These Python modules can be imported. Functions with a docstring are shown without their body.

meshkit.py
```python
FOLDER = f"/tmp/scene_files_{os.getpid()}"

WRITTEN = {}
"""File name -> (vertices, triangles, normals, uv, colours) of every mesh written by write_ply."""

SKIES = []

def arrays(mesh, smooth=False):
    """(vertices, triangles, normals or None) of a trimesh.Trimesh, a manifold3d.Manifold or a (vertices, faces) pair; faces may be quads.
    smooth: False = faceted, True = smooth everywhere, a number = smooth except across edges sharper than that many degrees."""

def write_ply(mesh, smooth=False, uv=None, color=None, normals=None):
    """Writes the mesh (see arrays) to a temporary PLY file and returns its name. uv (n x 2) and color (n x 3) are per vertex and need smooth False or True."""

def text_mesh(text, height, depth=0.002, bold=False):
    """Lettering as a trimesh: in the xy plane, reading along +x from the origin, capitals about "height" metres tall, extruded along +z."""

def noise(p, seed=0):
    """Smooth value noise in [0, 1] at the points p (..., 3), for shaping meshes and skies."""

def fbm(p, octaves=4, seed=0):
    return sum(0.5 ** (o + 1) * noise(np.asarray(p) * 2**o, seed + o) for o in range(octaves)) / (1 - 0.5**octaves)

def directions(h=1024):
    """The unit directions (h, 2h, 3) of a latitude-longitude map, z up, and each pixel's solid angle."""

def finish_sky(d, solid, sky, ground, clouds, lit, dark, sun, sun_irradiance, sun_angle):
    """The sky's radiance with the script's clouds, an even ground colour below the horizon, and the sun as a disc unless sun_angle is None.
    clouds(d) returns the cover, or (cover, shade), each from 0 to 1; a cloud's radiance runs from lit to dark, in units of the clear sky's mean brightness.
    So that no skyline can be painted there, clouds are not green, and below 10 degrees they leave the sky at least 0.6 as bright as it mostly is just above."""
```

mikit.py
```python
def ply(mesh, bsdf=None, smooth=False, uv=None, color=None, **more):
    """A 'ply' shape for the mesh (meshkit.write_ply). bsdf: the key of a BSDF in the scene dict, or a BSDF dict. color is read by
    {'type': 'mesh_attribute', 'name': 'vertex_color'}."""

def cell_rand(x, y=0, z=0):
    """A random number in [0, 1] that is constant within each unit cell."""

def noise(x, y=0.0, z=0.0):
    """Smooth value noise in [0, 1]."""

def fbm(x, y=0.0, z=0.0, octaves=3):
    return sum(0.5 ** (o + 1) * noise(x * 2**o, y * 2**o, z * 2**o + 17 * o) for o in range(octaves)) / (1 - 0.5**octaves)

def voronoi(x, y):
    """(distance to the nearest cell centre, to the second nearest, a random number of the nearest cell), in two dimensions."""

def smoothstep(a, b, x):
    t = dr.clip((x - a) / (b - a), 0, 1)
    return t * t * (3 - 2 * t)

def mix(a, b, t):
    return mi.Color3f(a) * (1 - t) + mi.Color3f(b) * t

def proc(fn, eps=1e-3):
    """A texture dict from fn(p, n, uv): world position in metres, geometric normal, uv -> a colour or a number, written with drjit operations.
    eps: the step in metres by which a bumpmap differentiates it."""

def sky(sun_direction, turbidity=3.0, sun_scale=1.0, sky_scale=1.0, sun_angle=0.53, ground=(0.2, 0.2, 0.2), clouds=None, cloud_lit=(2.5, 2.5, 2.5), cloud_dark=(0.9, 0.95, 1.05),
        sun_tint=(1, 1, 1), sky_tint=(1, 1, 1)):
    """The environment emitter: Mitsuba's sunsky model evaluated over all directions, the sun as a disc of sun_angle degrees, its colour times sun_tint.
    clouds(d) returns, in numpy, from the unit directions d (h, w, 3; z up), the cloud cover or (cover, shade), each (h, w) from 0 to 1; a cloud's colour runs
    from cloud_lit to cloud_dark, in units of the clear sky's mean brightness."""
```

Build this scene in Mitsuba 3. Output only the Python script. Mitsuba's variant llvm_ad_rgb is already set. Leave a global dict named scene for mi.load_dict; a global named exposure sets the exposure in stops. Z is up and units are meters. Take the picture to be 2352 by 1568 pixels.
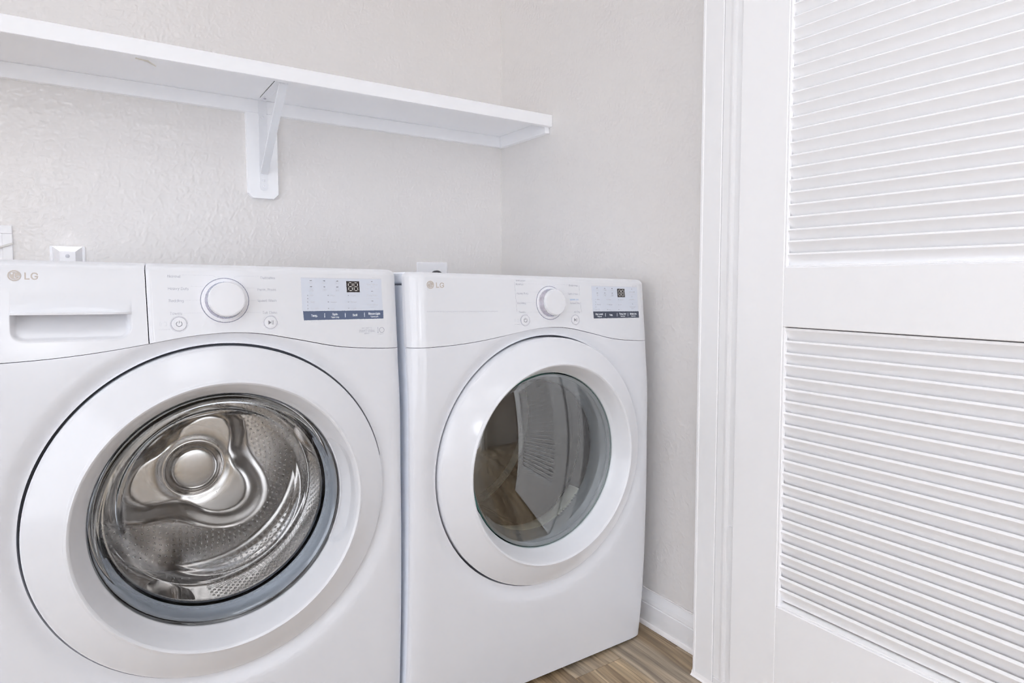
import math, random
import numpy as np, trimesh, manifold3d, shapely
from shapely import geometry as sg, affinity, ops
from scipy.interpolate import PchipInterpolator
import drjit as dr
import mitsuba as mi
import mikit, meshkit
from mikit import proc, noise, fbm, smoothstep, mix

random.seed(7)
rng = np.random.default_rng(7)
T = mi.ScalarTransform4f
scene, labels = {}, {}
PI = math.pi

# ------------------------------------------------------------------ camera
CAM = np.array([-1.27538, -1.99466, 0.95122])
YAW, PITCH, ROLL, FOC = 0.586732, -0.056705, 0.000442, 1445.66
PPX, PPY = 1177.93, 731.86
_f = np.array([math.sin(YAW) * math.cos(PITCH), math.cos(YAW) * math.cos(PITCH), math.sin(PITCH)])
_r = np.array([math.cos(YAW), -math.sin(YAW), 0.0])
_u = np.cross(_r, _f)
_u = -math.sin(ROLL) * _r + math.cos(ROLL) * _u
scene['camera'] = {'type': 'perspective', 'fov': math.degrees(2 * math.atan(1176 / FOC)), 'fov_axis': 'x',
                   'principal_point_offset_x': (1176 - PPX) / 2352, 'principal_point_offset_y': (784 - PPY) / 1568,
                   'near_clip': 0.02, 'far_clip': 50.0,
                   'to_world': T().look_at(origin=CAM.tolist(), target=(CAM + _f).tolist(), up=_u.tolist())}
exposure = -0.64
FLOOR, CEIL = -0.006, 2.46
XL, YR = -3.2, -5.2          # left wall, wall behind the camera
FILL_LAMP_RAD = (4.0, 4.15, 4.4)          # added ceiling fill lamps, unseen
WINDOW_RAD = (24.0, 25.2, 27.4)          # daylight window behind the camera
FILL_WINDOW_RAD = (2.92, 3.16, 3.58)            # added fill windows, unseen

# ------------------------------------------------------------------ helpers
def key_for(name, parent=None):
    full = name if parent is None else parent + '__' + name
    k, i = full, 0
    while k in scene or k in labels:
        i += 1
        k = f'{full}_{i:03d}'
    return k

def obj(name, mesh, mat, parent=None, smooth=False, M=None, **more):
    k = key_for(name, parent)
    d = mikit.ply(mesh, mat, smooth=smooth, **more)
    if M is not None:
        d['to_world'] = T(np.asarray(M, float).tolist())
    scene[k] = d
    return k

def again(name, src, parent=None, M=None):
    k = key_for(name, parent)
    d = dict(scene[src])
    d.pop('to_world', None)
    if M is not None:
        d['to_world'] = T(np.asarray(M, float).tolist())
    scene[k] = d
    return k

def thing(name, label, cat, group=None, kind=None):
    k = key_for(name)
    labels[k] = {'label': label, 'category': cat}
    if group: labels[k]['group'] = group
    if kind: labels[k]['kind'] = kind
    return k

def struct(k, label, cat=None):
    labels[k] = {'label': label, 'kind': 'structure', 'category': cat or k.split('_')[0]}
    return k

def plab(k, text): labels[k] = {'label': text}

def cat(ms): return trimesh.util.concatenate([m for m in ms])

def box(x0, x1, y0, y1, z0, z1, b=0.0):
    """box with chamfered edges b"""
    x0, x1 = sorted((x0, x1)); y0, y1 = sorted((y0, y1)); z0, z1 = sorted((z0, z1))
    if b <= 0:
        m = trimesh.creation.box((x1 - x0, y1 - y0, z1 - z0))
        m.apply_translation(((x0 + x1) / 2, (y0 + y1) / 2, (z0 + z1) / 2))
        return m
    P = []
    for x in (x0, x1):
        for y in (y0, y1):
            for z in (z0, z1):
                sx, sy, sz = (b if x == x0 else -b), (b if y == y0 else -b), (b if z == z0 else -b)
                P += [(x, y + sy, z + sz), (x + sx, y, z + sz), (x + sx, y + sy, z)]
    h = trimesh.convex.convex_hull(np.array(P))
    return h

def extrude(poly, depth):
    gs = getattr(poly, 'geoms', [poly])
    return cat([trimesh.creation.extrude_polygon(g, depth, engine='earcut') for g in gs])

def prism(pts, axis, a0, a1):
    """polygon in the plane normal to axis ('x': (y,z), 'y': (x,z), 'z': (x,y)) extruded from a0 to a1"""
    p = pts if isinstance(pts, (sg.Polygon, sg.MultiPolygon)) else sg.Polygon(pts)
    m = extrude(p, a1 - a0)
    v = m.vertices.copy()
    if axis == 'x': v = np.c_[v[:, 2] + a0, v[:, 0], v[:, 1]]
    elif axis == 'y':
        v = np.c_[v[:, 0], v[:, 2] + a0, v[:, 1]]
        return trimesh.Trimesh(v, m.faces[:, ::-1], process=False)
    else: v = np.c_[v[:, 0], v[:, 1], v[:, 2] + a0]
    return trimesh.Trimesh(v, m.faces, process=False)

def rrect(x0, x1, y0, y1, r, n=6):
    return sg.box(x0 + r, y0 + r, x1 - r, y1 - r).buffer(r, quad_segs=n)

def grid_faces(n, m, wrap=False):
    """n rows, m columns"""
    i, j = np.meshgrid(np.arange(n - 1), np.arange(m if wrap else m - 1), indexing='ij')
    j2 = (j + 1) % m
    a, b, c, d = i * m + j, i * m + j2, (i + 1) * m + j2, (i + 1) * m + j
    return np.vstack([np.stack([a, b, c], -1).reshape(-1, 3), np.stack([a, c, d], -1).reshape(-1, 3)])

def grid_mesh(P, wrap=False, flip=False):
    P = np.asarray(P, float)
    f = grid_faces(P.shape[0], P.shape[1], wrap)
    if flip: f = f[:, ::-1]
    return trimesh.Trimesh(P.reshape(-1, 3), f, process=False)

def lathe(profile, n=160, closed=False, c=(0, 0, 0), flip=False, a0=0.0, a1=2 * PI):
    """profile (r, y): turned about the y axis through c"""
    p = np.asarray(profile, float)
    if closed: p = np.vstack([p, p[:1]])
    full = abs(a1 - a0 - 2 * PI) < 1e-6
    t = np.linspace(a0, a1, n + (0 if full else 1), endpoint=not full)
    P = np.stack([c[0] + p[:, :1] * np.cos(t), c[1] + p[:, 1:2] + 0 * t, c[2] + p[:, :1] * np.sin(t)], -1)
    return grid_mesh(P, wrap=full, flip=flip)

def outward(m):
    """make a closed mesh's faces point outwards"""
    v, f = m.vertices, m.faces
    vol = np.einsum('ij,ij->i', v[f[:, 0]], np.cross(v[f[:, 1]], v[f[:, 2]])).sum()
    return m if vol > 0 else trimesh.Trimesh(v, f[:, ::-1], process=False)

def tube(path, r, n=8):
    import importlib
    path = np.asarray(path, float)
    rr = np.full(len(path), r) if np.isscalar(r) else np.asarray(r)
    d = np.gradient(path, axis=0); d /= np.linalg.norm(d, axis=1, keepdims=True)
    up = np.array([0, 0, 1.0]) if abs(d[0, 2]) < 0.9 else np.array([1.0, 0, 0])
    a = np.cross(d, up); a /= np.linalg.norm(a, axis=1, keepdims=True)
    b = np.cross(a, d)
    t = np.linspace(0, 2 * PI, n, endpoint=False)
    P = path[:, None] + rr[:, None, None] * (np.cos(t)[None, :, None] * a[:, None] + np.sin(t)[None, :, None] * b[:, None])
    return grid_mesh(P, wrap=True)

def round_slab(poly, d0, d1, b, n=3):
    """plate standing in the x,z plane from y=d0 (front, rounded by b) to y=d1"""
    rows = []
    ms = []
    base = poly
    for k in range(n + 1):
        a = k / n * PI / 2
        rows.append((base.buffer(-b * (1 - math.sin(a)) if k < n else 0.0), d0 + b * (1 - math.cos(PI / 2 - a)) * 0 + b * (1 - math.cos(a))))
    return rows

# ------------------------------------------------------------------ materials
def M(name, d, two=True):
    scene['mat_' + name] = {'type': 'twosided', 'bsdf': d} if two else d
    return 'mat_' + name

def rgb(*c): return {'type': 'rgb', 'value': list(c)}

def princ(c, rough, spec=0.5, **k):
    return {'type': 'principled', 'base_color': c if isinstance(c, dict) else rgb(*c), 'roughness': rough, 'specular': spec, **k}

def wall_col(p, n, uv):
    t = fbm(p.x * 1.7, p.y * 1.7, p.z * 1.7)
    return mix((0.738, 0.714, 0.694), (0.762, 0.741, 0.724), t)

M('wall', princ(proc(wall_col), 0.22, 0.5))
M('ceiling', princ((0.86, 0.85, 0.84), 0.8, 0.2))
M('farwall', princ((0.84, 0.82, 0.80), 0.6, 0.3))
M('hallwall', princ((0.36, 0.30, 0.25), 0.6, 0.3))

def trim_col(p, n, uv):
    return mix((0.83, 0.83, 0.838), (0.85, 0.85, 0.858), fbm(p.x * 6, p.y * 6, p.z * 2))
M('trim', princ(proc(trim_col), 0.36, 0.45))
def door_grain(p, n, uv):
    return fbm(p.y * 6, p.z * 90, p.x * 10) * 0.5 + fbm(p.y * 90, p.z * 4, 3.0) * 0.5
M('door', {'type': 'bumpmap', 'arbitrary': proc(door_grain, eps=1e-3), 'scale': 0.00025, 'bsdf': princ((0.885, 0.885, 0.893), 0.38, 0.45)})
M('shelf', princ((0.865, 0.87, 0.885), 0.34, 0.5))
M('caulk', princ((0.86, 0.84, 0.83), 0.6, 0.3))
M('bracket', princ((0.80, 0.81, 0.835), 0.3, 0.5))
M('dark', princ((0.02, 0.02, 0.022), 0.6, 0.3))
M('chip', princ((0.62, 0.58, 0.50), 0.7, 0.2))
M('plate', princ((0.84, 0.84, 0.86), 0.3, 0.5))
M('flap', princ((0.70, 0.69, 0.67), 0.5, 0.3))
M('socket', princ((0.06, 0.06, 0.065), 0.45, 0.4))

def wood_fn(p, n, uv):
    ix = dr.floor((p.x + 0.333) / 0.152)
    r1 = mikit.cell_rand(ix, 3, 5)
    iy = dr.floor((p.y + 0.85 + r1 * 0.9 * dr.select(dr.abs(ix) > 0.5, 1.0, 0.0)) / 1.22)
    r2 = mikit.cell_rand(ix, iy, 9)
    r3 = mikit.cell_rand(ix, iy, 21)
    x, y = p.x + r2 * 7.0, p.y + r3 * 5.0
    warp = fbm(x * 9, y * 2.6, r2 * 9) * 0.085
    g = fbm((x + warp) * 34, y * 2.0, r3 * 5)
    fine = fbm((x + warp * 0.9) * 190, y * 7.0, 2.0)
    base = mix((0.16, 0.110, 0.066), (0.46, 0.355, 0.235), smoothstep(0.22, 0.78, g * 0.75 + r2 * 0.25))
    grey = mix((0.22, 0.19, 0.165), (0.43, 0.385, 0.325), g)
    base = mix(base, grey, smoothstep(0.40, 0.80, fbm(x * 14, y * 1.1, 11.0)) * 0.6)
    return base * mi.Color3f(1.14, 1.12, 1.06) * (0.42 + 1.02 * fine)
def wood_bump(p, n, uv):
    return fbm(p.x * 330, p.y * 9.0, 2.0)
M('wood', {'type': 'bumpmap', 'arbitrary': proc(wood_bump, eps=6e-4), 'scale': 0.0004, 'bsdf': princ(proc(wood_fn), 0.42, 0.4)})

M('enamel', princ((0.715, 0.725, 0.757), 0.17, 0.4))
M('cabinet', princ((0.86, 0.90, 0.965), 0.22, 0.5))
M('panel', princ((0.725, 0.734, 0.762), 0.19, 0.4))
M('ring', princ((0.725, 0.734, 0.762), 0.15, 0.45))
M('knob', princ((0.725, 0.732, 0.758), 0.2, 0.5))
M('gap', princ((0.17, 0.18, 0.205), 0.5, 0.3))
M('dial_gap', princ((0.24, 0.25, 0.33), 0.5, 0.3))
M('print_grey', princ((0.44, 0.45, 0.50), 0.5, 0.3))
M('print_dark', princ((0.20, 0.20, 0.22), 0.5, 0.3))
M('print_blue', princ((0.36, 0.50, 0.72), 0.5, 0.3))
M('print_light', princ((0.62, 0.63, 0.67), 0.5, 0.3))
M('logo', princ((0.50, 0.45, 0.405), 0.35, 0.5))
M('display', princ((0.64, 0.675, 0.75), 0.18, 0.5))
M('bar_washer', princ((0.115, 0.145, 0.225), 0.16, 0.5))
M('bar_dryer', princ((0.065, 0.075, 0.105), 0.16, 0.5))
M('digit_back', princ((0.045, 0.04, 0.04), 0.2, 0.5))
M('digit', princ((0.82, 0.80, 0.77), 0.3, 0.4))
M('bar_text', princ((0.86, 0.88, 0.92), 0.4, 0.4))
M('chrome', {'type': 'roughconductor', 'material': 'Cr', 'alpha': 0.06})
M('steel', {'type': 'roughconductor', 'material': 'Al', 'alpha': 0.035, 'specular_reflectance': rgb(0.92, 0.91, 0.89)})
M('steel_soft', {'type': 'roughconductor', 'material': 'Al', 'alpha': 0.06, 'specular_reflectance': rgb(0.83, 0.79, 0.745)})
M('dryer_steel', {'type': 'roughconductor', 'eta': rgb(2.2, 2.3, 2.3), 'k': rgb(3.3, 3.2, 3.1), 'alpha': 0.2, 'specular_reflectance': rgb(0.62, 0.6, 0.57)})
M('rubber', princ((0.38, 0.405, 0.445), 0.36, 0.5))
M('cream', princ((0.72, 0.71, 0.64), 0.4, 0.4))
M('black_void', princ((0.015, 0.015, 0.017), 0.7, 0.2))
M('glass', {'type': 'dielectric', 'int_ior': 1.5, 'ext_ior': 1.0, 'specular_transmittance': rgb(0.975, 0.985, 0.99)}, False)
M('dryer_glass', {'type': 'dielectric', 'int_ior': 2.2, 'ext_ior': 1.0, 'specular_transmittance': rgb(0.84, 0.86, 0.85)}, False)
M('green_edge', princ((0.16, 0.36, 0.31), 0.2, 0.5))
M('lamp_body', princ((0.85, 0.85, 0.85), 0.4, 0.4))

# ------------------------------------------------------------------ lights
def lit(k, rad): scene[k]['emitter'] = {'type': 'area', 'radiance': rgb(*rad)}

FILL_LAMPS = [((-1.25, -2.0), 'added unseen fill lamp on the ceiling nearest the machines'), ((-2.2, -3.9), 'added unseen fill lamp on the ceiling far back on the window side'), ((-0.8, -3.9), 'added unseen fill lamp on the ceiling far back on the door side')]
for (lx, ly), ltxt in FILL_LAMPS:  # unseen lamps added to spread even light through the room
    t = thing('fill_lamp', ltxt, 'lamp')
    obj('frame', box(lx - 0.45, lx + 0.45, ly - 0.45, ly + 0.45, CEIL - 0.05, CEIL - 0.002, 0.01), 'mat_lamp_body', t)
    zl = CEIL - 0.052
    lit(obj('diffuser', trimesh.Trimesh([(lx - 0.4, ly - 0.4, zl), (lx + 0.4, ly - 0.4, zl), (lx + 0.4, ly + 0.4, zl), (lx - 0.4, ly + 0.4, zl)], [(0, 2, 1), (0, 3, 2)], process=False), 'mat_lamp_body', t), FILL_LAMP_RAD)

# ------------------------------------------------------------------ room shell
HX = 1.25                                                   # hallway behind the louvred door
obj('floor', box(XL - 0.1, HX + 0.1, YR - 0.1, 0.1, FLOOR - 0.06, FLOOR - 0.004), 'mat_wood'); struct('floor', 'grey brown wood plank floor in front of the machines', 'floor')
PW, PL = 0.152, 1.22
def _cellrand(x, y, z):
    x, y, z = (int(v) + 1000000 for v in (x, y, z))
    h = (x * 374761393 + y * 668265263 + z * 2147483647) & 0xFFFFFFFF
    h = ((h ^ (h >> 13)) * 1274126177) & 0xFFFFFFFF
    return ((h ^ (h >> 16)) & 0xFFFFFF) / 16777215.0
for i in range(math.floor((-2.2 + 0.333) / PW), math.ceil((HX + 0.333) / PW)):
    xa, xb = -0.333 + i * PW, -0.333 + (i + 1) * PW
    off = _cellrand(i, 3, 5) * 0.9 * (1.0 if abs(i) > 0.5 else 0.0)
    xb2 = min(xb, HX - 0.002)
    for j in range(-5, 3):
        ya, yb = j * PL - 0.85 - off, (j + 1) * PL - 0.85 - off
        ya, yb = max(ya, YR + 0.002), min(yb, -0.02)
        if yb - ya < 0.03: continue
        obj('plank', box(xa + 0.0004, xb2 - 0.0004, ya + 0.0004, yb - 0.0004, FLOOR - 0.004, FLOOR, 0.0008), 'mat_wood', 'floor')

def relief(a0, a1, b0, b1, step, fn):
    na, nb = int((a1 - a0) / step) + 1, int((b1 - b0) / step) + 1
    A, B = np.meshgrid(np.linspace(a0, a1, na), np.linspace(b0, b1, nb), indexing='ij')
    q = np.stack([A, B, 0 * A], -1)
    wob = 0.012 * np.stack([meshkit.noise(q * 60, 3), meshkit.noise(q * 60, 4), 0 * A], -1)
    h = 0.6 * meshkit.noise((q + wob) * 150, 1) + 0.4 * meshkit.noise(q * 260, 2)
    h = np.clip((h - 0.32) / 0.4, 0, 1); h = h * h * (3 - 2 * h)
    m = np.minimum(np.minimum(A - a0, a1 - A), np.minimum(B - b0, b1 - B))
    h = h * np.clip(m / 0.01, 0, 1)
    return grid_mesh(fn(A, B, 0.00005 + 0.00065 * h))
pb = relief(-1.56, -0.001, 0.93, 1.99, 0.0022, lambda A, B, h: np.stack([A, -h, B], -1))
obj('wall_back', cat([box(XL - 0.1, HX + 0.1, 0.0, 0.1, FLOOR, CEIL), pb]), 'mat_wall', smooth=30); struct('wall_back', 'greige wall with orange peel texture behind the machines')
pr = relief(-0.994, -0.001, 0.05, 1.99, 0.0025, lambda A, B, h: np.stack([-h, A, B], -1))
obj('wall_right', cat([pr, box(0.0, 0.1, -1.0, 0.0, FLOOR, CEIL), box(0.0, 0.1, -1.11, -1.0, FLOOR, CEIL), box(0.0, 0.1, YR, -4.70, FLOOR, CEIL), box(0.0, 0.1, -4.70, -1.11, 2.12, CEIL)]), 'mat_wall', smooth=30)
struct('wall_right', 'greige wall between the dryer and the white door casing')
def pierced(axis, p0, p1, a0, a1, holes):
    """wall slab across axis from p0 to p1, spanning a0..a1 along the other axis, with rectangular openings (a, b, z0, z1)"""
    poly = sg.box(a0, FLOOR, a1, CEIL)
    for h in holes: poly = poly.difference(sg.box(h[0], h[2], h[1], h[3]))
    m = prism(poly, axis, p0, p1)
    return outward(m)
WIN = {'window_1': ('y', (-2.1, -1.55, 1.30, 1.80), WINDOW_RAD, 'small bright daylight window in the wall behind the photographer'),
       'window_fill_2': ('y', (-1.25, -0.12, 0.02, 2.2), FILL_WINDOW_RAD, 'wide added fill window, unseen, in the wall behind the photographer'),  # added as frontal fill for the machines and back wall
       'window_fill_3': ('x', (-4.9, -1.2, 0.25, 2.2), FILL_WINDOW_RAD, 'wide curtained window in the left wall')}  # added as fill for the louvred door and under the shelf
obj('wall_left', pierced('x', XL - 0.1, XL, YR, 0.0, [WIN['window_fill_3'][1]]), 'mat_farwall'); struct('wall_left', 'pale wall at the left end of the room')
obj('wall_rear', pierced('y', YR - 0.1, YR, XL - 0.1, HX + 0.1, [WIN['window_1'][1], WIN['window_fill_2'][1]]), 'mat_farwall'); struct('wall_rear', 'pale wall behind the photographer')
for wk, (ax, (a, b, c, d), rad, txt) in WIN.items():
    struct(wk, txt)
    base = YR if ax == 'y' else XL
    ring_ = sg.box(a, c, b, d).difference(sg.box(a + 0.04, c + 0.04, b - 0.04, d - 0.04))
    obj('window_frame', outward(prism(ring_, ax, base - 0.06, base + 0.01)), 'mat_trim', wk)
    q = [(a + 0.04, c + 0.04), (b - 0.04, c + 0.04), (b - 0.04, d - 0.04), (a + 0.04, d - 0.04)]
    V = np.array([(u, base - 0.04, z) if ax == 'y' else (base - 0.04, u, z) for u, z in q])
    F = np.array([(0, 1, 2), (0, 2, 3)])
    nn = np.cross(V[1] - V[0], V[2] - V[0])
    if (nn[1] if ax == 'y' else nn[0]) < 0: F = F[:, ::-1]
    lit(obj('pane', trimesh.Trimesh(V, F, process=False), 'mat_farwall', wk), rad)
obj('wall_hall', box(HX, HX + 0.1, YR, 0.0, FLOOR, CEIL), 'mat_hallwall'); struct('wall_hall', 'dim brownish wall of the passage behind the louvred door')
obj('ceiling', box(XL - 0.1, HX + 0.1, YR - 0.1, 0.1, CEIL, CEIL + 0.08), 'mat_ceiling'); struct('ceiling', 'white ceiling')
# baseboard on the right wall
prof = [(0, FLOOR), (-0.0135, FLOOR), (-0.0135, 0.0545), (-0.0115, 0.0565), (-0.0125, 0.060), (-0.0105, 0.070), (-0.006, 0.082), (-0.0035, 0.0905), (0, 0.0905)]
v = prism(sg.Polygon(prof), 'y', -0.996, -0.002)
obj('baseboard_right', v, 'mat_trim'); struct('baseboard_right', 'white moulded baseboard along the right wall by the dryer', 'baseboard')
pts = [(-0.0135 - 0.006 + 0.006 * (1 - math.cos(a)), FLOOR + 0.011 * math.sin(a)) for a in np.linspace(0, PI / 2, 5)]
obj('caulk_bead', prism(sg.Polygon([(-0.0135, FLOOR)] + pts), 'y', -0.995, -0.002), 'mat_caulk', 'baseboard_right')
yy = np.linspace(-0.994, -0.01, 90)
obj('caulk_line', tube(np.c_[-0.0028 + 0.0008 * np.sin(yy * 50), yy, 0.0915 + 0.0014 * meshkit.noise(np.c_[yy * 40, yy * 0, yy * 0])], 0.0017, 6), 'mat_caulk', 'baseboard_right', smooth=True)
obj('baseboard_back', box(XL + 0.002, -0.02, -0.0135, 0, FLOOR, 0.09, 0.003), 'mat_trim'); struct('baseboard_back', 'white baseboard along the back wall', 'baseboard')

# ------------------------------------------------------------------ casing (trim_1)
struct('trim_1', 'white painted door casing standing out from the right wall beside the louvred door', 'trim')
CH = 2.16
k = obj('casing_board', box(-0.082, 0.0, -1.0535, -0.9965, FLOOR, CH, 0.0016), 'mat_trim', 'trim_1')
obj('casing_lip', box(-0.0835, -0.070, -1.0045, -0.9955, FLOOR, CH, 0.0022), 'mat_trim', 'trim_1')
ins = [(-0.0795, -1.0545), (-0.0795, -1.071), (-0.081, -1.0755), (-0.0825, -1.079), (-0.0815, -1.0835), (-0.077, -1.087), (-0.077, -1.104), (0.0, -1.104), (0.0, -1.0545)]
obj('jamb_stop', prism(sg.Polygon(ins), 'z', 0.020, CH), 'mat_trim', 'trim_1')
obj('plinth', box(-0.0815, 0.0, -1.104, -1.0545, FLOOR, 0.0195, 0.001), 'mat_trim', 'trim_1')
obj('caulk_bead', prism(sg.Polygon([(-0.082, FLOOR), (-0.0885, FLOOR), (-0.0845, FLOOR + 0.004), (-0.082, FLOOR + 0.012)]), 'y', -1.104, -0.994), 'mat_caulk', 'trim_1')
obj('head_casing', box(-0.082, 0.0, -4.70, -1.105, 2.1, CH, 0.002), 'mat_trim', 'trim_1')
obj('far_jamb', box(-0.082, 0.0, -4.70, -4.62, FLOOR, 2.1, 0.002), 'mat_trim', 'trim_1')
# paint-filled hinge leaf let into the jamb
hp = rrect(-1.1035, -1.0905, 0.305, 0.395, 0.0085)
obj('hinge_leaf', prism(hp, 'x', -0.0797, -0.0765), 'mat_trim', 'trim_1')

# ------------------------------------------------------------------ louvred door (door_1)
struct('door_1', 'white louvred bifold door leaf at the right of the dryer', 'door')
DX0, DX1 = -0.090, -0.055       # front and rear face
DY0, DY1 = -1.1085, -1.812
SY0, SY1 = -1.2205, -1.700      # inner edges of the stiles
PITCHZ, NLOW = 0.0251, 23
LZ_TOP, LZ_SILL = 0.8612, 0.2655
UZ_SILL, UZ_TOP = 0.984, 1.98
for a, b in ((DY0, SY0), (SY1, DY1)):
    obj('stile', box(DX0, DX1, a, b, 0.012, 2.085, 0.0015), 'mat_door', 'door_1')
for z0, z1 in ((0.012, LZ_SILL), (LZ_TOP, UZ_SILL), (UZ_TOP, 2.085)):
    obj('rail', box(DX0, DX1, SY0 - 0.0003, SY1 + 0.0003, z0, z1, 0.0012), 'mat_door', 'door_1')
def slat_mesh():
    # section in (x, z): front edge high, back edge low; origin at the top front edge
    L, th, ang = 0.0350, 0.0074, math.radians(59)
    dx, dz = math.cos(ang), -math.sin(ang)
    nx, nz = math.sin(ang), math.cos(ang)         # towards back and up
    p = sg.Polygon([(0, 0), (dx * L, dz * L), (dx * L + nx * th, dz * L + nz * th), (nx * th, nz * th)]).buffer(-0.0016).buffer(0.0016, quad_segs=3)
    m = extrude(p, (SY0 - SY1) + 0.010)
    v = m.vertices
    v = np.c_[v[:, 0], v[:, 2] + SY1 - 0.005, v[:, 1]]
    return outward(trimesh.Trimesh(v, m.faces, process=False))
slat0 = None
def put_slat(z):
    global slat0
    j = rng.normal(0, 1, 2)
    Mx = np.eye(4); Mx[:3, 3] = (DX0 + 0.0035 + 0.0004 * j[0], 0, z + 0.0004 * j[1])
    if slat0 is None: slat0 = obj('slat', slat_mesh(), 'mat_door', 'door_1', smooth=40, M=Mx)
    else: again('slat', slat0, 'door_1', Mx)
for i in range(-1, 22): put_slat(0.8300 - i * PITCHZ)
for i in range(38): put_slat(1.0095 + i * PITCHZ)
# thin beads that frame the louvre openings
for z0, z1 in ((LZ_SILL, LZ_TOP), (UZ_SILL, UZ_TOP)):
    for y, s in ((SY0, -1), (SY1, 1)):
        obj('bead', box(DX0 + 0.002, DX0 + 0.012, y, y + s * 0.0045, z0, z1, 0.001), 'mat_door', 'door_1')
obj('head_strip', box(DX0 + 0.004, DX1, SY0, SY1, LZ_TOP - 0.0062, LZ_TOP - 0.0022), 'mat_door', 'door_1')
k = obj('sill_strip', box(DX0 + 0.004, DX1, SY0, SY1, LZ_SILL, LZ_SILL + 0.004, 0.001), 'mat_door', 'door_1')
again('sill_strip', k, 'door_1', np.array([[1, 0, 0, 0], [0, 1, 0, 0], [0, 0, 1, UZ_SILL - LZ_SILL], [0, 0, 0, 1.0]]))

# ------------------------------------------------------------------ shelf
t = thing('wall_shelf', 'long white painted wall shelf running into the corner above the machines', 'shelf')
SX0 = XL + 0.01
SHT, SHB, SHF = 1.5025, 1.4865, -0.313       # board top, board underside, nosing front
obj('board', box(SX0, -0.0015, SHF + 0.0195, -0.001, SHB, SHT - 0.001, 0.001), 'mat_shelf', t)
obj('nosing', box(SX0, -0.001, SHF, SHF + 0.019, SHT - 0.0375, SHT, 0.0012), 'mat_shelf', t)
obj('cleat', box(SX0, -0.001, -0.0185, -0.0005, 1.4475, SHB - 0.0002, 0.0012), 'mat_shelf', t)
obj('cleat', box(-0.0185, -0.0005, -0.296, -0.019, 1.4455, SHB - 0.0002, 0.0012), 'mat_shelf', t)
bb = sg.Polygon([(-0.893, 1.4474), (-0.891, 1.2155), (-0.878, 1.2015), (-0.8185, 1.2015), (-0.8055, 1.2150), (-0.8065, 1.4474)])
obj('bracket_board', prism(bb, 'y', -0.019, -0.0005), 'mat_shelf', t)
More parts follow.
